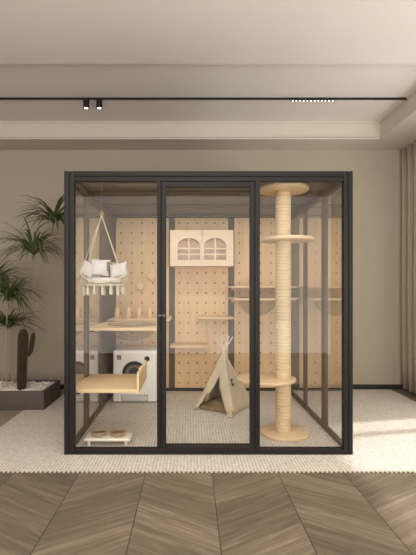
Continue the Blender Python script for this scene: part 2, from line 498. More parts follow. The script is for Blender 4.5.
# side walls: rails, posts and panes
GX = {-1: EX0+.026, 1: EX1-.026}
for s in (-1, 1):
    g = GX[s]
    part('bottom_rail', BOX(g-.022, g+.022, .07, EY1-.07, 0, .055, B), M['frame_in'])
    part('top_rail', BOX(g-.03, g+.03, .07, EY1-.07, EZ-.085, EZ-.02, B), M['frame_in'])
    ys = (.07, .66, .78, 1.5, 1.58, EY1-.07)
    part('side_post', BOX(g-.022, g+.022, .69, .81, .055, EZ-.085, B), M['frame_in'])
    part('side_post', BOX(g-.022, g+.022, 1.5, 1.58, .055, EZ-.085, B), M['frame_in'])
    for y0, y1 in ((.07, .69), (.81, 1.5), (1.58, EY1-.07)):
        if s == -1 and y0 > 1.5:
            part('metal_panel', BOX(g-.008, g+.008, y0, y1, .055, EZ-.085), M['frame_in'], smooth=False)
        else:
            part('glass_pane', BOX(g-.004, g+.004, y0, y1, .055, EZ-.085), M['sideglass'], smooth=False)
# roof
part('roof_panel', BOX(EX0+.01, EX1-.01, .07, EY1, EZ-.018, EZ), M['roof'], smooth=False)
for y in (.75, 1.52, 2.25):
    part('roof_beam', BOX(EX0+.056, EX1-.056, y, y+.06, EZ-.045, EZ-.018, B), M['frame_in'])

# added fill lights, hidden behind the front rail and roof beams to brighten inside
for y, en in ((.085, 1.0), (.825, 1.5), (1.595, 2.3)):
    al = bpy.data.lights.new('roof_fill_light', 'AREA'); al.shape = 'RECTANGLE'; al.size = 2.3; al.size_y = .02
    al.energy = EFILL*en; al.color = (1, .93, .85)
    ao = bpy.data.objects.new('roof_fill_light', al); C.objects.link(ao); ao.location = ((EX0+EX1)/2, y, EZ-.022)

# ------------------------------------------------------------------ washing-machine litter box
wx0, wx1, wy0, wy1, wz = -1.048, -.455, 1.824, 2.36, .714
wm = thing('washing_machine', 'white front-loading washing machine in the back corner under the clear bowl', 'washing machine', ((wx0+wx1)/2, (wy0+wy1)/2, 0))
bm = bmesh.new(); box(bm, wx0, wx1, wy0, wy1, .012, wz, .018, 3)
obj('body', bm, M['white'], wm)
wcx, wcz, wR = -.758, .405, .165
bm = bmesh.new()
lathe(bm, [(wR-.045, -.004), (wR-.042, -.022), (wR-.02, -.03), (wR-.004, -.022), (wR, .004)], wcx, wy0, 40, axis='y', cz=wcz)
dr = obj('door', bm, M['black'], wm)
bm = bmesh.new(); lathe(bm, [(0, .002), (.05, -.002), (wR-.043, -.008), (wR-.043, .004)], wcx, wy0, 40, axis='y', cz=wcz)
obj('door_glass', bm, M['darkglass'], dr)
bm = bmesh.new(); k = at(147, 358.8, wy0); lathe(bm, [(0, -.03), (.028, -.03), (.034, -.022), (.036, .002)], k.x, wy0, 24, axis='y', cz=k.z)
obj('knob', bm, M['black'], wm)
k = at(119, 357.4, wy0)
bm = bmesh.new(); box(bm, k.x-.028, k.x+.028, wy0-.004, wy0+.004, k.z-.03, k.z+.03, .003)
dp = obj('display', bm, plain('grey_display', lin(84, 82, 82), .3), wm)
bm = bmesh.new()
for zz in (-.014, .004): box(bm, k.x-.02, k.x+.02, wy0-.006, wy0-.003, k.z+zz, k.z+zz+.006)
obj('symbol', bm, M['lightgrey'], dp, smooth=False)
a, b = at(121.6, 395.3, wy0), at(147.5, 402.4, wy0)
obj('kick_panel', BOX(a.x, b.x, wy0-.006, wy0+.004, .025, a.z, .004), M['lightgrey'], wm)
bm = bmesh.new(); box(bm, a.x-.006, b.x+.006, wy0-.0015, wy0+.003, .02, a.z+.006)
obj('panel_gap', bm, plain('grey_gap', lin(120, 117, 114), .7), wm, smooth=False)
for x, y in ((wx0+.05, wy0+.05), (wx1-.05, wy0+.05), (wx0+.05, wy1-.05), (wx1-.05, wy1-.05)):
    bm = bmesh.new(); lathe(bm, [(.02, 0), (.02, .014)], x, y, 12); obj('foot', bm, M['black'], wm)

# ------------------------------------------------------------------ shelf with clear bowl, left
def holed_board(x0, x1, y0, y1, z0, z1, hx, hy, hr, n=40):
    bm = bmesh.new()
    def ring(z):
        o, h = [], []
        for k in range(n):
            a = 2*PI*k/n; c, s = math.cos(a), math.sin(a)
            t = min(((x1-hx) if c > 0 else (hx-x0))/max(abs(c), 1e-6), ((y1-hy) if s > 0 else (hy-y0))/max(abs(s), 1e-6))
            o.append(bm.verts.new((hx+c*t, hy+s*t, z))); h.append(bm.verts.new((hx+c*hr, hy+s*hr, z)))
        # push the ray points nearest the corners into them
        for cx, cy in ((x0, y0), (x1, y0), (x0, y1), (x1, y1)):
            v = min(o, key=lambda q: (q.co.x-cx)**2+(q.co.y-cy)**2); v.co.x, v.co.y = cx, cy
        return o, h
    o0, h0 = ring(z0); o1, h1 = ring(z1)
    for k in range(n):
        q = (k+1) % n
        bm.faces.new((o1[k], o1[q], h1[q], h1[k])); bm.faces.new((o0[k], h0[k], h0[q], o0[q]))
        bm.faces.new((o0[k], o0[q], o1[q], o1[k])); bm.faces.new((h0[k], h1[k], h1[q], h0[q]))
    return bm

def dome(cx, cy, z, R, depth, n=40):
    bm = bmesh.new()
    pr = [(R+.022, z+.006), (R+.022, z+.001), (R, z)]
    for i in range(1, 11):
        a = PI/2*i/10
        pr.append((R*math.cos(a) if i < 10 else 0, z-depth*math.sin(a)))
    t = .005
    inner = [((R-t)*math.cos(PI/2*i/10) if i < 10 else 0, z-(depth-t)*math.sin(PI/2*i/10)) for i in range(10, 0, -1)]
    lathe(bm, pr+inner+[(R-t, z+.006), (R+.022, z+.006)], cx, cy, n)
    return bm

LX0 = GX[-1]+.006
zt = 1.113
sh = thing('bowl_shelf', 'wide pine shelf with a clear bowl sunk in it, above the washing machine', 'shelf', (-.75, 1.26, zt-.03))
hx, hy = -.70, 1.27
obj('board', holed_board(LX0, -.37, .80, 1.73, zt-.03, zt, hx, hy, .295), M['pine_x'], sh, smooth=False)
b_ = obj('bowl', dome(hx, hy, zt, .29, .215), M['acrylic'], sh); b_['label'] = 'clear acrylic bowl'
for y in (.9, 1.6):
    obj('bracket', BOX(LX0-.004, LX0+.05, y, y+.03, zt-.055, zt-.03, .003), M['metalblack'], sh)

# ------------------------------------------------------------------ back shelf with four wooden pegs
zs = 1.142
ps = thing('peg_shelf', 'narrow pine shelf on the pegboard carrying four wooden pegs', 'shelf', (-.7, 2.1, zs-.026))
obj('board', BOX(-1.12, -.27, 1.78, 2.5, zs-.026, zs, .003), M['pine_x'], ps)
obj('bracket', BOX(-1.0, -.97, 2.30, PY, zs-.07, zs-.026, .003), M['pine_z'], ps)
obj('bracket', BOX(-.45, -.42, 2.30, PY, zs-.07, zs-.026, .003), M['pine_z'], ps)
names = ['first small wooden peg from the hanging chair side of the peg shelf', 'second small wooden peg along the peg shelf from the side of the hanging chair',
         'third small wooden peg along the peg shelf from the side of the hanging chair', 'small wooden peg at the door end of the peg shelf']
p0 = None
for i, px in enumerate((117, 128.2, 138.8, 149.6)):
    loc = at(px, 317.5, 2.05); loc.z = zs
    if p0 is None:
        bm = bmesh.new(); lathe(bm, [(.033, zs), (.037, zs+.006), (.037, zs+.095), (.035, zs+.104), (.029, zs+.114), (.029, zs+.140), (.026, zs+.146), (0, zs+.148)], loc.x, loc.y, 24)
        o = p0 = top('wooden_peg', bm, M['pine_z'], loc)
    else:
        o = p0.copy(); C.objects.link(o); o.location = loc
    tag(o, names[i], 'wooden peg', 'wooden pegs on the narrow back shelf')

# round wooden steps screwed to the pegboard
for px, py, lb in ((151.2, 276, 'upper of two round wooden climbing knobs on the pegboard, nearer the door'),
                   (140.2, 286, 'lower of two round wooden climbing knobs on the pegboard, nearer the hanging chair')):
    k = at(px, py, PY-.08)
    t = thing('climbing_knob', lb, 'climbing knob', (k.x, PY, k.z), 'round climbing knobs on the pegboard')
    bm = bmesh.new(); lathe(bm, [(0, -.1), (.052, -.1), (.062, -.092), (.064, -.07), (.058, -.055), (.03, -.05), (.03, 0)], k.x, PY, 28, axis='y', cz=k.z)
    obj('disc', bm, M['pine_x'], t)
    bm = bmesh.new(); lathe(bm, [(0, -.105), (.012, -.105), (.013, -.099)], k.x, PY, 12, axis='y', cz=k.z)
    obj('screw_cap', bm, M['disc'], t)

# ------------------------------------------------------------------ fenced tray bed fixed to the left side glass
tz = .585
tr = thing('tray_bed', 'pine board bed with a picket end, fixed to the side glass above the feeding bowls', 'cat bed', (-.83, .5, tz-.05))
tx1 = -.515
bm = bmesh.new(); box(bm, LX0, tx1, .14, .90, tz-.042, tz-.006, .003)
obj('board', bm, M['pine_x'], tr)
for i in range(6):
    y0 = .14+i*.128
    h = .165+.012*math.sin(i*1.3)
    bm = bmesh.new()
    # picket with a rounded top, made as a prism of depth-wise outline
    W_ = .108
    pts = [(y0, tz-.045), (y0+W_, tz-.045), (y0+W_, tz+h-.08)]
    for q in range(9):
        a = PI*q/8
        pts.append((y0+W_/2+W_/2*math.cos(a), tz+h-.08+.075*math.sin(a)))
    pts.append((y0, tz+h-.08))
    vs = [bm.verts.new((tx1, y, z)) for y, z in pts]; f = bm.faces.new(vs)
    ex = bmesh.ops.extrude_face_region(bm, geom=[f]); bmesh.ops.translate(bm, verts=[v for v in ex['geom'] if isinstance(v, bmesh.types.BMVert)], vec=(.022, 0, 0))
    bmesh.ops.remove_doubles(bm, verts=bm.verts[:], dist=1e-4)
    obj('picket', bm, M['pine_z'], tr)
for y in (.22, .8):
    obj('bracket', BOX(LX0-.004, LX0+.06, y, y+.03, tz-.075, tz-.042, .003), M['metalblack'], tr)

# ------------------------------------------------------------------ feeding stand and bowls
fxa, fxb, fya, fyb = -1.045, -.588, .20, .40
fs = thing('feeding_stand', 'low white stand holding two brown feeding bowls inside the front glass', 'feeding stand', ((fxa+fxb)/2, .30, 0))
bm = bmesh.new(); box(bm, fxa, fxb, fya, fyb, .05, .078, .013, 3)
obj('tray', bm, M['cream'], fs)
for x in (fxa+.045, fxb-.045):
    for y in (fya+.035, fyb-.035):
        bm = bmesh.new(); lathe(bm, [(.014, 0), (.018, .05)], x, y, 12); obj('leg', bm, M['cream'], fs)
for x, lb in ((-.915, 'brown feeding bowl on the white stand, nearer the corner post'), (-.725, 'brown feeding bowl on the white stand, nearer the door')):
    t = thing('feeding_bowl', lb, 'bowl', (x, .30, .078), 'feeding bowls on the white stand')
    bm = bmesh.new(); lathe(bm, [(.055, .078), (.07, .084), (.077, .115), (.075, .122), (.068, .12), (.06, .096), (0, .092)], x, .30, 32)
    obj('dish', bm, M['bowl'], t)
    bm = bmesh.new(); lathe(bm, [(.066, .108), (.03, .114), (0, .115)], x, .30, 24)
    o = obj('dry_food', bm, plain('dry_food', lin(128, 106, 82), .95, var=.3, scale=60, bump=.8, bscale=90), t)

# ------------------------------------------------------------------ wall cabinet with two arched windows
cy0, cy1 = 2.18, PY
ca, cb_ = at(170, 230, cy0), at(233.6, 266, cy0)
cab = thing('wall_cabinet', 'pale wooden wall cabinet with two arched window doors on the pegboard', 'cabinet', ((ca.x+cb_.x)/2, PY, cb_.z))
x0, x1, z0, z1 = ca.x, cb_.x, cb_.z, ca.z
bm = bmesh.new(); T = .018
box(bm, x0, x1, cy0+.02, cy1, z0, z0+T); box(bm, x0, x1, cy0+.02, cy1, z1-T, z1)
box(bm, x0, x0+T, cy0+.02, cy1, z0+T, z1-T); box(bm, x1-T, x1, cy0+.02, cy1, z0+T, z1-T)
bd = obj('body', bm, M['birch'], cab, smooth=False)
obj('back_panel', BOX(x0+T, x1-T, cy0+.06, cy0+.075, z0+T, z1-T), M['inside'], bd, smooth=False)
def arched_door(xa, xb, wa, wb, wz0, wz1):
    """a door xa..xb with an arched opening wa..wb whose crown reaches wz1"""
    bm = bmesh.new()
    n = 14
    rise = .115
    path = [(wa, wz0), (wa, wz1-rise)]
    mid = (wa+wb)/2; hw = (wb-wa)/2
    for i in range(n+1):
        a = PI-PI*i/n
        path.append((mid+hw*math.cos(a), wz1-rise+rise*math.sin(a)))
    path += [(wb, wz1-rise), (wb, wz0)]
    P2 = [path[0]]
    for p in path[1:]:
        if math.hypot(p[0]-P2[-1][0], p[1]-P2[-1][1]) > 1e-5: P2.append(p)
    # outer outline matched point by point
    outs = []
    for (x, z) in P2:
        if z <= wz0+1e-6: outs.append((xa if x < mid else xb, z0))
        elif z <= wz1-rise+1e-6: outs.append((xa if x < mid else xb, z))
        else:
            t = (x-wa)/(wb-wa); outs.append((xa+(xb-xa)*t, z1))
    res = []
    for y in (cy0, cy0+.02):
        res.append(([bm.verts.new((x, y, z)) for x, z in P2], [bm.verts.new((x, y, z)) for x, z in outs]))
    m_ = len(P2)
    for i in range(m_):
        q = (i+1) % m_
        (i0, o0), (i1, o1) = res
        bm.faces.new((o0[i], o0[q], i0[q], i0[i])); bm.faces.new((o1[i], i1[i], i1[q], o1[q]))
        bm.faces.new((i0[i], i0[q], i1[q], i1[i])); bm.faces.new((o0[i], o1[i], o1[q], o0[q]))
    # corners of the top edge
    for s, xx in ((1, xa), (len(P2)-2, xb)): pass
    d = obj('door', bm, M['birch'], cab, smooth=False)
    bm = bmesh.new()
    box(bm, mid-.0105, mid+.0105, cy0+.001, cy0+.016, wz0, wz1)
    for z in (wz0+.082, wz0+.168): box(bm, wa, wb, cy0+.002, cy0+.015, z-.0085, z+.0085)
    obj('muntin', bm, M['birch'], d, smooth=False)
    obj('glass_pane', BOX(wa, wb, cy0+.009, cy0+.012, wz0, wz1-rise), M['glass'], d, smooth=False)
    bm = bmesh.new()
    return d
wl = [at(p, 0, cy0).x for p in (177.8, 200.2, 204, 226.3)]
wz0, wz1 = at(0, 260, cy0).z, at(0, 238, cy0).z
xm = (x0+x1)/2-.0
xm = (wl[1]+wl[2])/2
arched_door(x0, xm-.001, wl[0], wl[1], wz0, wz1)
arched_door(xm+.001, x1, wl[2], wl[3], wz0, wz1)

# ------------------------------------------------------------------ stepped shelf in the middle
zu, zl = at(0, 317, 2.2).z, at(0, 345.5, 2.2).z
st = thing('step_shelf', 'stepped pine shelf with a high and a low board under the wall cabinet', 'shelf', (.12, PY, zl))
r2 = (4+2.15)/4/107
obj('board', BOX((198-190)*r2, (234-190)*r2, 2.15, PY, zu-.03, zu, .003), M['pine_x'], st)
obj('board', BOX((170-190)*r2, (208-190)*r2, 2.15, PY, zl-.03, zl, .003), M['pine_x'], st)
obj('riser', BOX((199-190)*r2, (207-190)*r2, PY-.03, PY, zl, zu-.03, .002), M['pine_z'], st)

# ------------------------------------------------------------------ right: long shelf and bowl shelf
zz = at(0, 286.3, 1.9).z
t = thing('long_shelf', 'long thin pine shelf on the pegboard behind the cat tree post', 'shelf', (1.0, PY, zz-.02))
obj('board', BOX(.56, 1.44, 1.78, PY, zz-.022, zz, .003), M['pine_x'], t)
obj('bracket', BOX(.62, .65, 2.2, PY, zz-.055, zz-.022, .003), M['pine_z'], t)
obj('bracket', BOX(1.25, 1.28, 2.2, PY, zz-.055, zz-.022, .003), M['pine_z'], t)
zz = at(0, 298, 1.85).z
t = thing('bowl_shelf', 'pine shelf with a hanging clear bowl behind the cat tree post', 'shelf', (1.0, PY, zz-.026))
obj('board', holed_board(.585, 1.42, 1.70, PY-.02, zz-.028, zz, .955, 2.08, .275), M['pine_x'], t, smooth=False)
b_ = obj('bowl', dome(.955, 2.08, zz, .27, .265), M['acrylic'], t); b_['label'] = 'clear acrylic bowl'
obj('bracket', BOX(.62, .65, 2.35, PY, zz-.08, zz-.028, .003), M['pine_z'], t)
obj('bracket', BOX(1.28, 1.31, 2.35, PY, zz-.08, zz-.028, .003), M['pine_z'], t)

# ------------------------------------------------------------------ cat tree
CY = .58
ct = thing('cat_tree', 'tall floor-to-ceiling cat tree with sisal post and round wooden platforms', 'cat tree', (1.0, CY, 0))
def disc(cx, cy, z0, z1, R, sx=1.0, name='platform'):
    bm = bmesh.new(); b = .008
    lathe(bm, [(0, z0), (R-b, z0), (R-.003, z0+.003), (R, z0+b), (R, z1-b), (R-.003, z1-.003), (R-b, z1), (0, z1)], 0, 0, 48)
    for v in bm.verts: v.co.x = v.co.x*sx+cx; v.co.y += cy
    return obj(name, bm, M['disc'], ct)
disc(1.012, CY, .0, .035, .255, name='base')
disc(.82, CY+.02, .565, .60, .28, 1.13)
disc(1.045, CY, 2.06, 2.095, .275)
disc(.997, CY, 2.595, 2.632, .268)
bm = bmesh.new()
lathe(bm, [(.078, .035), (.082, .06), (.082, .3), (.078, .305), (.082, .31), (.082, 1.2), (.079, 1.205), (.082, 1.21), (.082, 2.57), (.078, 2.595)], .997, CY, 40)
obj('post', bm, M['sisal'], ct)

# ------------------------------------------------------------------ teepee
A, Bc, Cc = Vector((.045, 1.488, .004)), Vector((.521, 1.20, .004)), Vector((.86, 1.74, .004))
D = A+Cc-Bc
AP = at(223.6, 351.5, 1.60)
tp = thing('teepee', 'beige canvas pet teepee with crossed poles behind the glass door', 'pet tent', ((A.x+Cc.x)/2, (A.y+Cc.y)/2, 0))
cen = (A+Bc+Cc+D)/4
def face_pts(P, Q, n=10, sag=.035):
    """grid over triangle P,Q,apex, rows from the ground up; faces sag inwards a little"""
    rows = []
    nrm = (Q-P).cross(AP-P).normalized()
    if nrm.dot(cen-P) < 0: nrm = -nrm
    for i in range(n+1):
        t = i/n*.955
        l, r_ = P.lerp(AP, t), Q.lerp(AP, t)
        row = []
        for k in range(n+1):
            s = k/n
            p = l.lerp(r_, s)+nrm*sag*math.sin(PI*s)*(1-t)*(.4+.6*t)
            p.z = max(p.z, .004)
            row.append(p)
        rows.append(row)
    return rows
def sheet(name, rows, skip=lambda i, k: False, bm=None):
    own = bm is None
    bm = bm or bmesh.new()
    vs = [[bm.verts.new(p) for p in r_] for r_ in rows]
    for i in range(len(rows)-1):
        for k in range(len(rows[0])-1):
            if not skip(i, k): bm.faces.new((vs[i][k], vs[i][k+1], vs[i+1][k+1], vs[i+1][k]))
    return bm
bm = bmesh.new()
for P, Q in ((Bc, Cc), (Cc, D), (D, A)): sheet('', face_pts(P, Q), bm=bm)
# front face: opening as a tall narrow arch between two flaps
rows = []
n = 14
nrm = (Bc-A).cross(AP-A).normalized()
for i in range(n+1):
    t = i/n*.955
    l, r_ = A.lerp(AP, t), Bc.lerp(AP, t)
    op = max(0, 1-t/.6)           # opening narrows to nothing at 62 percent of the height
    a0 = .5-.47*op
    a1 = .5+.37*op
    rows.append(([l.lerp(r_, a0*k/4) for k in range(5)], [l.lerp(r_, a1+(1-a1)*k/4) for k in range(5)]))
sheet('', [r_[0] for r_ in rows], bm=bm); sheet('', [r_[1] for r_ in rows], bm=bm)
bmesh.ops.remove_doubles(bm, verts=bm.verts[:], dist=2e-3)
cv = obj('canvas', bm, M['canvas'], tp, ang=50)
so = cv.modifiers.new('thick', 'SOLIDIFY'); so.thickness = .006; so.offset = 0
# folded-back flap on the left edge of the opening
fl = A.lerp(AP, .17).lerp(Bc.lerp(AP, .17), .16)
bm = bmesh.new()
u = (Bc-A).normalized(); w = (AP-(A+Bc)/2).normalized(); outn = -nrm if nrm.dot(cen-A) > 0 else nrm
pp = [fl+outn*.02, fl+u*.06-w*.02+outn*.03, fl+u*.085+w*.05+outn*.02, fl+u*.05+w*.10+outn*.012]
vs = [bm.verts.new(p) for p in pp]; bm.faces.new(vs)
f_ = obj('flap', bm, M['fur'], tp); f_['label'] = 'brown fur lining folded out'
so = f_.modifiers.new('thick', 'SOLIDIFY'); so.thickness = .008
# four poles crossing above the canvas
tops = [at(216, 337, 1.55), at(232.8, 336.8, 1.7), at(229, 336, 1.62), at(221.5, 336.5, 1.75)]
for P, tpnt in zip((Bc, Cc, A, D), tops):
    bm = bmesh.new()
    q = P.lerp(cen, .12); q.z = .012
    tube(bm, [q, AP.lerp(q, .03), AP+(tpnt-AP)*.1, tpnt], [.011, .011, .011, .010], 10)
    obj('pole', bm, M['stick'], tp)
# dark window patch on the right-hand face, and a tassel in the doorway
rr = face_pts(Bc, Cc, 20)
bm = bmesh.new()
nr = (Cc-Bc).cross(AP-Bc).normalized()
if nr.dot(cen-Bc) > 0: nr = -nr
def on(s, t): return Bc.lerp(AP, t).lerp(Cc.lerp(AP, t), s)+nr*.002
vs = [bm.verts.new(on(s, t)) for s, t in ((.28, .42), (.46, .42), (.48, .54), (.28, .54))]; bm.faces.new(vs)
wn_ = obj('window', bm, plain('dark_mesh', lin(84, 76, 62), .9), tp); wn_['label'] = 'dark mesh window'
wn_.modifiers.new('thick', 'SOLIDIFY').thickness = .012
bm = bmesh.new()
for s in (.36,):
    tube(bm, [on(s, .40)+nr*.008, on(s, .55)+nr*.008], .004, 6)
tube(bm, [on(.26, .475)+nr*.008, on(.51, .475)+nr*.008], .004, 6)
obj('window_bar', bm, M['canvas'], wn_)
h0 = A.lerp(AP, .59).lerp(Bc.lerp(AP, .59), .5)+outn*-.02
bm = bmesh.new(); tube(bm, [h0, h0+Vector((0, 0, -.05)), h0+Vector((.004, 0, -.07)), h0+Vector((.006, 0, -.15))], [.003, .004, .013, .02], 10)
obj('tassel', bm, M['cotton'], tp)
# fur cushion inside (its own thing)
bm = bmesh.new()
bmesh.ops.create_grid(bm, x_segments=20, y_segments=20, size=1)
ang = math.atan2((Bc-A).y, (Bc-A).x)
for v in bm.verts:
    x, y = v.co.x, v.co.y
    rr_ = max(abs(x), abs(y))
    h = .085*(1-rr_**4)+.035*math.exp(-((x-.1)**2+(y-.7)**2)*3)+.006*random.random()
    X_, Y_ = x*.245, y*.25
    v.co = Vector((cen.x+X_*math.cos(ang)-Y_*math.sin(ang), cen.y+X_*math.sin(ang)+Y_*math.cos(ang), .012+h))
cu = top('fur_cushion', bm, M['fur'], (cen.x, cen.y, .012))
so = cu.modifiers.new('thick', 'SOLIDIFY'); so.thickness = .012; so.offset = -1
tag(cu, 'shaggy brown fur cushion lying inside the canvas teepee', 'cushion')
# bone-shaped toy at the teepee corner
bc = at(231, 414.5, 1.14); bc.z = .032
bm = bmesh.new()
d1 = Vector((.25, -.1, .95)).normalized()
e0, e1 = Vector((bc.x-.012, bc.y, .022)), Vector((bc.x+.012, bc.y+.02, .105))
tube(bm, [e0, e0.lerp(e1, .3), e0.lerp(e1, .7), e1], [.016, .013, .013, .016], 12)
for e in (e0, e1):
    for s in (-1, 1):
        g = bmesh.ops.create_uvsphere(bm, u_segments=12, v_segments=8, radius=.021)
        for v in g['verts']: v.co += e+Vector((s*.019, 0, 0))
tag(top('bone_toy', bm, M['bone'], (bc.x, bc.y, 0)), 'tan bone-shaped toy leaning on the front corner of the teepee', 'pet toy')

# ------------------------------------------------------------------ hanging macrame chair
HY = .27
hc = at(103.5, 272, HY); hr = .225; hd = .165
ch = thing('hanging_chair', 'white macrame hanging chair with fringe near the front corner post', 'hanging chair', (hc.x, HY, 1.5))
def ell(cx, cy, cz, rx, ry, tilt, n=40):
    return [Vector((cx+rx*math.cos(2*PI*k/n), cy+ry*math.sin(2*PI*k/n)*math.cos(tilt), cz+ry*math.sin(2*PI*k/n)*math.sin(tilt))) for k in range(n)]
zseat = at(0, 285, HY).z
rim = []
n = 48
for k in range(n):
    a = 2*PI*k/n
    s = (math.sin(a)+1)/2                   # 0 front, 1 back
    up = s**.75
    lean = .5+.5*math.cos(a-PI*.86)         # highest towards the back left
    rim.append(Vector((hc.x+(hr+.012)*math.cos(a)*(1.0), HY+hd*math.sin(a)*1.02, zseat+.02+.17*up+.07*lean*up)))
bm = bmesh.new(); tube(bm, rim, .008, 8, closed=True)
obj('rim', bm, M['rope'], ch)
base = ell(hc.x, HY, zseat, hr-.02, hd-.01, 0, n)
bm = bmesh.new(); tube(bm, base, .009, 8, closed=True)
obj('seat_hoop', bm, M['rope'], ch)
# knotted net from hoop to rim, and the net seat
bm = bmesh.new()
for k in range(n):
    q = (k+1) % n
    mid1 = base[k].lerp(rim[q], .5)+Vector((math.cos(2*PI*k/n)*.018, math.sin(2*PI*k/n)*.014, -.01))
    mid2 = base[q].lerp(rim[k], .5)+Vector((math.cos(2*PI*k/n)*.018, math.sin(2*PI*k/n)*.014, -.01))
    if k % 2 == 0 and (rim[k]-base[k]).length > .03:
        tube(bm, [base[k], mid1, rim[q]], .0022, 5); tube(bm, [base[q], mid2, rim[k]], .0022, 5)
for i in range(-5, 6):
    x = hc.x+i*.036
    h = math.sqrt(max(0, 1-((x-hc.x)/(hr-.02))**2))*(hd-.01)
    tube(bm, [(x, HY-h, zseat), (x, HY, zseat-.012), (x, HY+h, zseat)], .003, 5)
obj('net', bm, M['rope'], ch)
# tassels round the hoop
m_ = 16
for k in range(m_):
    a = 2*PI*k/m_+.1
    p = Vector((hc.x+(hr-.02)*math.cos(a), HY+(hd-.01)*math.sin(a), zseat-.004))
    L_ = .085+.02*random.random()
    bm = bmesh.new()
    ro = []
    lathe(bm, [(0, p.z+.002), (.008, p.z), (.011, p.z-.012), (.007, p.z-.02), (.012, p.z-.035), (.015, p.z-L_*.8), (.013, p.z-L_), (0, p.z-L_+.004)], p.x, p.y, 12)
    for i, v in enumerate(bm.verts):
        if v.co.z < p.z-.025: v.co.z += random.uniform(-.006, .006)
    obj('tassel', bm, M['rope'], ch)
rg = at(101.6, 214, HY)
bm = bmesh.new(); tube(bm, [rg+Vector((.016*math.cos(2*PI*k/20), 0, .016*math.sin(2*PI*k/20))) for k in range(20)], .0045, 8, closed=True)
obj('ring', bm, plain('brass_ring', lin(190, 160, 110), .4, .6), ch)
for idx in (21, 30, 44, 8):
    bm = bmesh.new(); tube(bm, [rg+Vector((0, 0, -.014)), (rg+rim[idx])/2+Vector((0, 0, -.006)), rim[idx]], .0038, 6)
    obj('rope', bm, M['rope'], ch)
bm = bmesh.new(); tube(bm, [rg+Vector((0, 0, .016)), Vector((rg.x, HY, EZ-.018))], .002, 6)
obj('hanging_wire', bm, plain('steel_wire', lin(120, 114, 106), .5, .3), ch)
# pillows
def pillow(name, c, w, h, d, rot, mat):
    bm = bmesh.new(); n = 12
    bmesh.ops.create_grid(bm, x_segments=n, y_segments=n, size=1)
    front = list(bm.verts)
    def prof(x, y): return (max(0, 1-abs(x)**2.6)*max(0, 1-abs(y)**2.6))**.55
    g = bmesh.ops.duplicate(bm, geom=bm.verts[:]+bm.edges[:]+bm.faces[:])
    back = [v for v in g['geom'] if isinstance(v, bmesh.types.BMVert)]
    for vs, s in ((front, -1), (back, 1)):
        for v in vs:
            x, y = v.co.x, v.co.y
            pinch = 1-.10*(1-abs(x))*abs(y)**6-.0
            pinch2 = 1-.10*(1-abs(y))*abs(x)**6
            v.co = Vector((x*w/2*pinch2, s*d/2*prof(x, y), y*h/2*pinch))
    bmesh.ops.remove_doubles(bm, verts=bm.verts[:], dist=1e-4)
    bmesh.ops.transform(bm, matrix=Matrix.Translation(c) @ rot.to_4x4(), verts=bm.verts[:])
    return top(name, bm, mat, c, ang=70)
from mathutils import Euler
zt_ = zseat+.012
bm = bmesh.new()
lathe(bm, [(0, zt_-.006), (.15, zt_-.004), (.185, zt_+.015), (.18, zt_+.045), (.14, zt_+.06), (0, zt_+.066)], hc.x, HY, 36, sy=.72)
tag(top('seat_cushion', bm, M['cotton'], (hc.x, HY, zt_)), 'white oval seat cushion in the macrame hanging chair', 'cushion')
tag(pillow('throw_pillow', at(99.8, 267.5, HY+.065), .20, .18, .07, Euler((-.28, .07, .06)).to_matrix(), M['cotton']),
    'white square pillow in the middle of the hanging chair', 'pillow', 'pillows in the hanging chair')
tag(pillow('throw_pillow', at(87.5, 270, HY+.03), .15, .17, .075, Euler((-.2, .5, .55)).to_matrix(), M['cotton']),
    'white pillow at the corner post end of the hanging chair, turned sideways', 'pillow', 'pillows in the hanging chair')
tag(pillow('throw_pillow', at(118.5, 270.3, HY+.015), .185, .155, .075, Euler((-.22, -.18, -.12)).to_matrix(), M['cotton']),
    'white pillow on the door side of the hanging chair, tilted', 'pillow', 'pillows in the hanging chair')
# dried sprig between the pillows
p = at(108.2, 263, HY-.035)
bm = bmesh.new()
tube(bm, [p+Vector((0, 0, .015)), p+Vector((.004, 0, -.05)), p+Vector((.006, 0, -.12))], .002, 5)
for i in range(7):
    for s in (-1, 1):
        q = p+Vector((.003, -.003, .012-.013*i))
        e = q+Vector((s*.02, -.004, -.012))
        m2 = (q+e)/2
        vs = [bm.verts.new(v) for v in (q, m2+Vector((0, .0, .007)), e, m2+Vector((0, 0, -.007)))]
        bm.faces.new(vs)
sp_ = top('dried_sprig', bm, M['sprig'], p)
sp_.modifiers.new('thick', 'SOLIDIFY').thickness = .0015
tag(sp_, 'dark dried leaf sprig tucked between the hanging chair pillows', 'dried sprig')

# ------------------------------------------------------------------ planter, pebbles, cactus, dragon tree
pa0, pa1, py0, py1, ph = -3.4, -1.875, 1.49, 2.19, .238
pl = thing('planter', 'long charcoal rectangular planter on the floor beside the glass enclosure', 'planter', ((pa0+pa1)/2, (py0+py1)/2, 0))
bm = bmesh.new(); t_ = .03
zb = FZ
box(bm, pa0, pa1, py0, py0+t_, zb, ph, .003); box(bm, pa0, pa1, py1-t_, py1, zb, ph, .003)
box(bm, pa0, pa0+t_, py0+t_, py1-t_, zb, ph, .003); box(bm, pa1-t_, pa1, py0+t_, py1-t_, zb, ph, .003)
box(bm, pa0+t_, pa1-t_, py0+t_, py1-t_, zb, .05)
obj('trough', bm, M['planter'], pl)
bm = bmesh.new(); box(bm, pa0+t_, pa1-t_, py0+t_, py1-t_, .05, .185)
obj('soil', bm, plain('dark_soil', lin(70, 60, 50), 1, var=.3, scale=30), pl, smooth=False)
bm = bmesh.new()
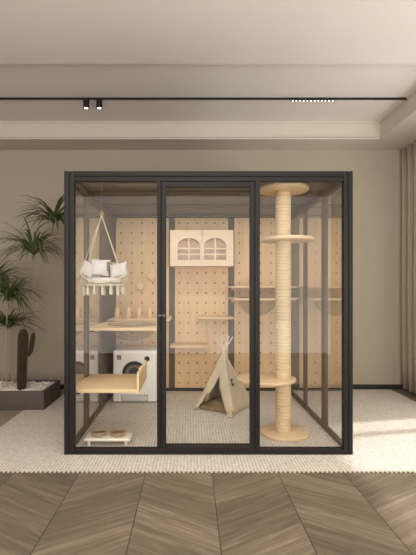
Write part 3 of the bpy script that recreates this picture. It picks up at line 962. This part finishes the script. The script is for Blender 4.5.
for i in range(560):
    x, y = random.uniform(pa0+.06, pa1-.06), random.uniform(py0+.06, py1-.06)
    s = random.uniform(.028, .05)
    g = bmesh.ops.create_icosphere(bm, subdivisions=1, radius=s)
    ra = Matrix.Rotation(random.uniform(0, 6.28), 3, 'Z')
    k = (random.uniform(.8, 1.35), random.uniform(.8, 1.1), random.uniform(.55, .8))
    for v in g['verts']: v.co = ra @ Vector((v.co.x*k[0], v.co.y*k[1], v.co.z*k[2])) + Vector((x, y, .19+random.random()*.0 + s*.3+random.uniform(0, .012)))
pb = top('pebbles', bm, M['pebble'], (-2.6, 1.84, .185), ang=80)
tag(pb, 'white pebbles covering the soil of the charcoal planter', 'pebbles', kind='stuff')

def ribbed(bm, pts, rad, ribs=11, n=44):
    pts = [Vector(p) for p in pts]; rings = []
    for i, p in enumerate(pts):
        d = (pts[min(i+1, len(pts)-1)]-pts[max(i-1, 0)]).normalized()
        s = d.cross(Vector((0, 1, 0))).normalized(); u = s.cross(d)
        ring = []
        for k in range(n):
            a = 2*PI*k/n
            r_ = rad[i]*(1+.13*math.cos(ribs*a))
            ring.append(bm.verts.new(p+(s*math.cos(a)+u*math.sin(a))*r_))
        rings.append(ring)
    for i in range(len(rings)-1):
        for k in range(n):
            bm.faces.new((rings[i][k], rings[i][(k+1) % n], rings[i+1][(k+1) % n], rings[i+1][k]))
    bm.faces.new(rings[0][::-1]); bm.faces.new(rings[-1])
KY = 1.66
kb = at(22, 391, KY)
ca_ = thing('cactus', 'tall brown-green ribbed cactus with one raised arm in the charcoal planter', 'cactus', (kb.x, KY, .19))
r3 = (4+KY)/4/107
bm = bmesh.new()
def lk(px, py): return at(px, py, KY)
ribbed(bm, [lk(21.5, 394), lk(21.8, 380), lk(22, 365), lk(22.6, 350), lk(23, 340), lk(23.2, 334), lk(23.2, 330.5), lk(23.2, 329)],
       [r3*v for v in (3.8, 4.1, 4.2, 4.4, 4.5, 4.2, 2.9, .6)])
obj('stem', bm, M['cactus'], ca_, ang=80)
bm = bmesh.new()
ribbed(bm, [lk(24.5, 356), lk(28, 354.5), lk(30.5, 351), lk(31.8, 345), lk(32.8, 338), lk(33.4, 334), lk(33.5, 332.6)],
       [r3*v for v in (1.9, 2.1, 2.2, 2.3, 2.2, 1.6, .4)], 8)
obj('arm', bm, M['cactus'], ca_, ang=80)

dt = thing('dragon_tree', 'green dragon tree with arching leaf crowns on thin stems growing from the charcoal planter', 'plant', (-2.45, 1.95, .19))
def crown(cx, cy, cz, nl, length, seed, wid=.0165):
    rnd = random.Random(seed)
    bm = bmesh.new()
    for i in range(nl):
        az = rnd.uniform(0, 2*PI)
        el = math.radians(rnd.choice((rnd.uniform(35, 68), rnd.uniform(15, 50))))
        L_ = length*rnd.uniform(.6, 1.12)
        n = 9
        d = Vector((math.cos(az)*math.cos(el), math.sin(az)*math.cos(el), math.sin(el)))
        p = Vector((cx, cy, cz))+Vector((0, 0, rnd.uniform(-.04, .05)))
        side = Vector((-math.sin(az), math.cos(az), 0))
        droop = rnd.uniform(.13, .27)
        prev = None
        for k in range(n+1):
            t = k/n
            wv = wid*(min(1, .45+t*3)*(1-t**2.2)+.02)*rnd.uniform(.97, 1.03)
            nn = side.cross(d).normalized()
            a, c_, b = p-side*wv+nn*wv*.35, p.copy(), p+side*wv+nn*wv*.35
            a.y, b.y, c_.y = min(a.y, YB-.02), min(b.y, YB-.02), min(c_.y, YB-.02)
            cur = [bm.verts.new(a), bm.verts.new(c_), bm.verts.new(b)]
            if prev:
                bm.faces.new((prev[0], prev[1], cur[1], cur[0])); bm.faces.new((prev[1], prev[2], cur[2], cur[1]))
            prev = cur
            d = (d+Vector((0, 0, -droop*(.45+t)))).normalized()
            p = p+d*(L_/n)
    return bm
def stem(pts, r0, r1):
    bm = bmesh.new(); N_ = len(pts)
    tube(bm, pts, [r0+(r1-r0)*i/(N_-1) for i in range(N_)], 8)
    return bm
crowns = [((54, 221), 1.95, 80, .62, [(27, 391), (30, 330), (40, 270)], .0042, 1),
          ((34, 252), 1.80, 85, .66, [(21, 391), (25, 330), (31, 285)], .0042, 2),
          ((-7, 282), 1.85, 80, .62, [(-3, 391), (-6, 340), (-8, 300)], .009, 3),
          ((9, 298), 1.75, 85, .62, [(6.5, 391), (5.6, 350), (7, 315)], .0085, 4),
          ((9, 326), 2.0, 70, .58, [(14, 391), (11.5, 360), (9.8, 340)], .0075, 5)]
for (cpx, cpy), Y, nl, ln, pth, rad, sd in crowns:
    c_ = at(cpx, cpy, Y)
    pts = [at(a, b, Y) for a, b in pth]
    pts[0].z = .19
    # smooth path
    P_ = pts+[c_]
    dense = []
    for i in range(len(P_)-1):
        for k in range(4): 
            t = k/4
            q0, q1, q2, q3 = P_[max(i-1, 0)], P_[i], P_[i+1], P_[min(i+2, len(P_)-1)]
            dense.append(.5*((2*q1)+(q2-q0)*t+(2*q0-5*q1+4*q2-q3)*t*t+(3*q1-q0-3*q2+q3)*t**3))
    dense.append(c_)
    s_ = obj('trunk', stem(dense, rad, rad*.8), M['stem'], dt)
    lv = obj('crown', crown(c_.x, c_.y, c_.z, nl, ln, sd), M['leaf'], s_, ang=70)
# a few bare canes
for a, b, tpx, tpy, Y in ((3, 391, 2.5, 352, 1.7), (12, 391, 13, 366, 1.8), (16, 391, 15.5, 372, 1.95)):
    p, q = at(a, b, Y), at(tpx, tpy, Y); p.z = .19
    obj('cane', stem([p, (p+q)/2, q], .007, .005), M['stem'], dt)

# ------------------------------------------------------------------ curtain on the right wall
cu_ = thing('curtain', 'floor-length beige linen curtain hanging at the right wall by the window', 'curtain', (XR-.1, 2.0, 0))
bm = bmesh.new()
n = 150; rows = []
for zi in range(9):
    z = .012+(SZ-.015-.012)*zi/8
    row = []
    for k in range(n+1):
        t = k/n; y = 1.40+1.24*t
        amp = .066*(1+.15*math.sin(zi*.7))
        x = XR-.085+amp*math.sin(t*2*PI*7+.12*math.sin(zi*.5))+.012*math.sin(t*2*PI*21+zi*.3)
        row.append((x, y, z))
    rows.append(row)
vs = [[bm.verts.new(p) for p in r_] for r_ in rows]
for i in range(8):
    for k in range(n): bm.faces.new((vs[i][k], vs[i][k+1], vs[i+1][k+1], vs[i+1][k]))
o = obj('drape', bm, M['curtain'], cu_, ang=180)
o.modifiers.new('thick', 'SOLIDIFY').thickness = .004
obj('rail', BOX(XR-.11, XR-.06, 1.36, 2.68, SZ-.012, SZ-.001), M['trim'], cu_, smooth=False)

# ------------------------------------------------------------------ track lighting on the ceiling
TY = 1.466
tk = thing('lighting_track', 'thin black lighting track running across the ceiling', 'lighting track', (-.4, TY, ZC))
obj('rail', BOX(-3.66, 2.78, TY-.014, TY+.014, ZC-.02, ZC), M['metalblack'], tk, smooth=False)
for px, lb in ((86.3, 'black cylinder spotlight on the ceiling track, first from the wall with the plants'), (99.3, 'black cylinder spotlight on the ceiling track, second from the plant side')):
    k = at(px, 104, TY)
    t = thing('spotlight', lb, 'spotlight', (k.x, TY, ZC-.02), 'cylinder spotlights on the track')
    bm = bmesh.new()
    lathe(bm, [(.030, ZC-.13), (.038, ZC-.13), (.038, ZC-.02), (0, ZC-.02)], k.x, TY, 24)
    lathe(bm, [(.030, ZC-.13), (.028, ZC-.124), (0, ZC-.122)], k.x, TY, 24)
    obj('housing', bm, M['metalblack'], t)
    bm = bmesh.new(); lathe(bm, [(0, ZC-.124), (.027, ZC-.127), (.024, ZC-.131), (0, ZC-.134)], k.x, TY, 20)
    obj('lens', bm, M['lamp'], t)
ka, kb_ = at(291, 99, TY), at(334.5, 99, TY)
t = thing('grille_light', 'slim black grille light with a row of small bulbs in the ceiling track', 'grille light', ((ka.x+kb_.x)/2, TY, ZC-.02))
obj('housing', BOX(ka.x, kb_.x, TY-.016, TY+.016, ZC-.034, ZC-.02), M['metalblack'], t, smooth=False)
for i in range(12):
    x = ka.x+(kb_.x-ka.x)*(i+.5)/12
    bm = bmesh.new(); lathe(bm, [(0, ZC-.039), (.007, ZC-.038), (.009, ZC-.033)], x, TY, 12)
    obj('bulb', bm, M['lamp'], t)

# ------------------------------------------------------------------ light
w = bpy.data.worlds.new('World'); S.world = w; w.use_nodes = True
N, L = w.node_tree.nodes, w.node_tree.links
bg = N['Background']
tc = N.new('ShaderNodeTexCoord'); sx = N.new('ShaderNodeSeparateXYZ'); L.new(tc.outputs['Generated'], sx.inputs[0])
rp = N.new('ShaderNodeValToRGB')
mr = N.new('ShaderNodeMapRange'); mr.inputs['From Min'].default_value = -1; L.new(sx.outputs['Z'], mr.inputs['Value'])
L.new(mr.outputs['Result'], rp.inputs['Fac'])
e = rp.color_ramp.elements
e[0].position = .44; e[0].color = (1.22, 1.2, 1.17, 1)
e[1].position = .56; e[1].color = (1, .93, .845, 1)
L.new(rp.outputs['Color'], bg.inputs['Color'])
bg.inputs['Strength'].default_value = 3.0
sun = bpy.data.lights.new('sun', 'SUN'); sun.energy = 2.2; sun.angle = math.radians(3.0); sun.color = (1, .965, .93)
so_ = bpy.data.objects.new('sun', sun); C.objects.link(so_)
d = Vector((-1, -.2, -1.255)).normalized()
so_.rotation_euler = d.to_track_quat('-Z', 'Y').to_euler()
# two unseen fill lights added at the ceiling in front of the enclosure
for y in (-1.6, -3.8):
    al = bpy.data.lights.new('ceiling_fill', 'AREA'); al.shape = 'RECTANGLE'; al.size = 4.5; al.size_y = .9
    al.energy = CEIL; al.color = (1, .98, .95)
    ao = bpy.data.objects.new('ceiling_fill', al); C.objects.link(ao); ao.location = (-.4, y, ZC-.061)
# daylight portals in the two openings
for loc, rot, sx_, sy_ in (((XR+.21, (WY0+WY1)/2, WZ1/2), Euler((0, PI/2, 0)), WZ1, WY1-WY0), (((FX0+FX1)/2, YF-.21, (FZ0+FZ1)/2), Euler((PI/2, 0, 0)), FX1-FX0, FZ1-FZ0)):
    al = bpy.data.lights.new('daylight_portal', 'AREA'); al.shape = 'RECTANGLE'; al.size = sx_; al.size_y = sy_
    al.cycles.is_portal = True
    ao = bpy.data.objects.new('daylight_portal', al); C.objects.link(ao); ao.location = loc; ao.rotation_euler = rot

# ------------------------------------------------------------------ camera
cam = bpy.data.cameras.new('camera'); co = bpy.data.objects.new('camera', cam); C.objects.link(co)
co.location = (0, -4, 1.55); co.rotation_euler = (PI/2, 0, 0)
cam.sensor_fit = 'HORIZONTAL'; cam.sensor_width = 36; cam.lens = 428/416*36
cam.shift_x = (208-190)/416; cam.shift_y = (289-277.5)/416
S.camera = co

S.view_settings.view_transform = 'Standard'; S.view_settings.look = 'None'
S.view_settings.gamma = 1; S.view_settings.use_curve_mapping = False
S.view_settings.exposure = 0.32
S.cycles.use_denoising = True
S.cycles.max_bounces = 12; S.cycles.diffuse_bounces = 6; S.cycles.transparent_max_bounces = 24; S.cycles.glossy_bounces = 6
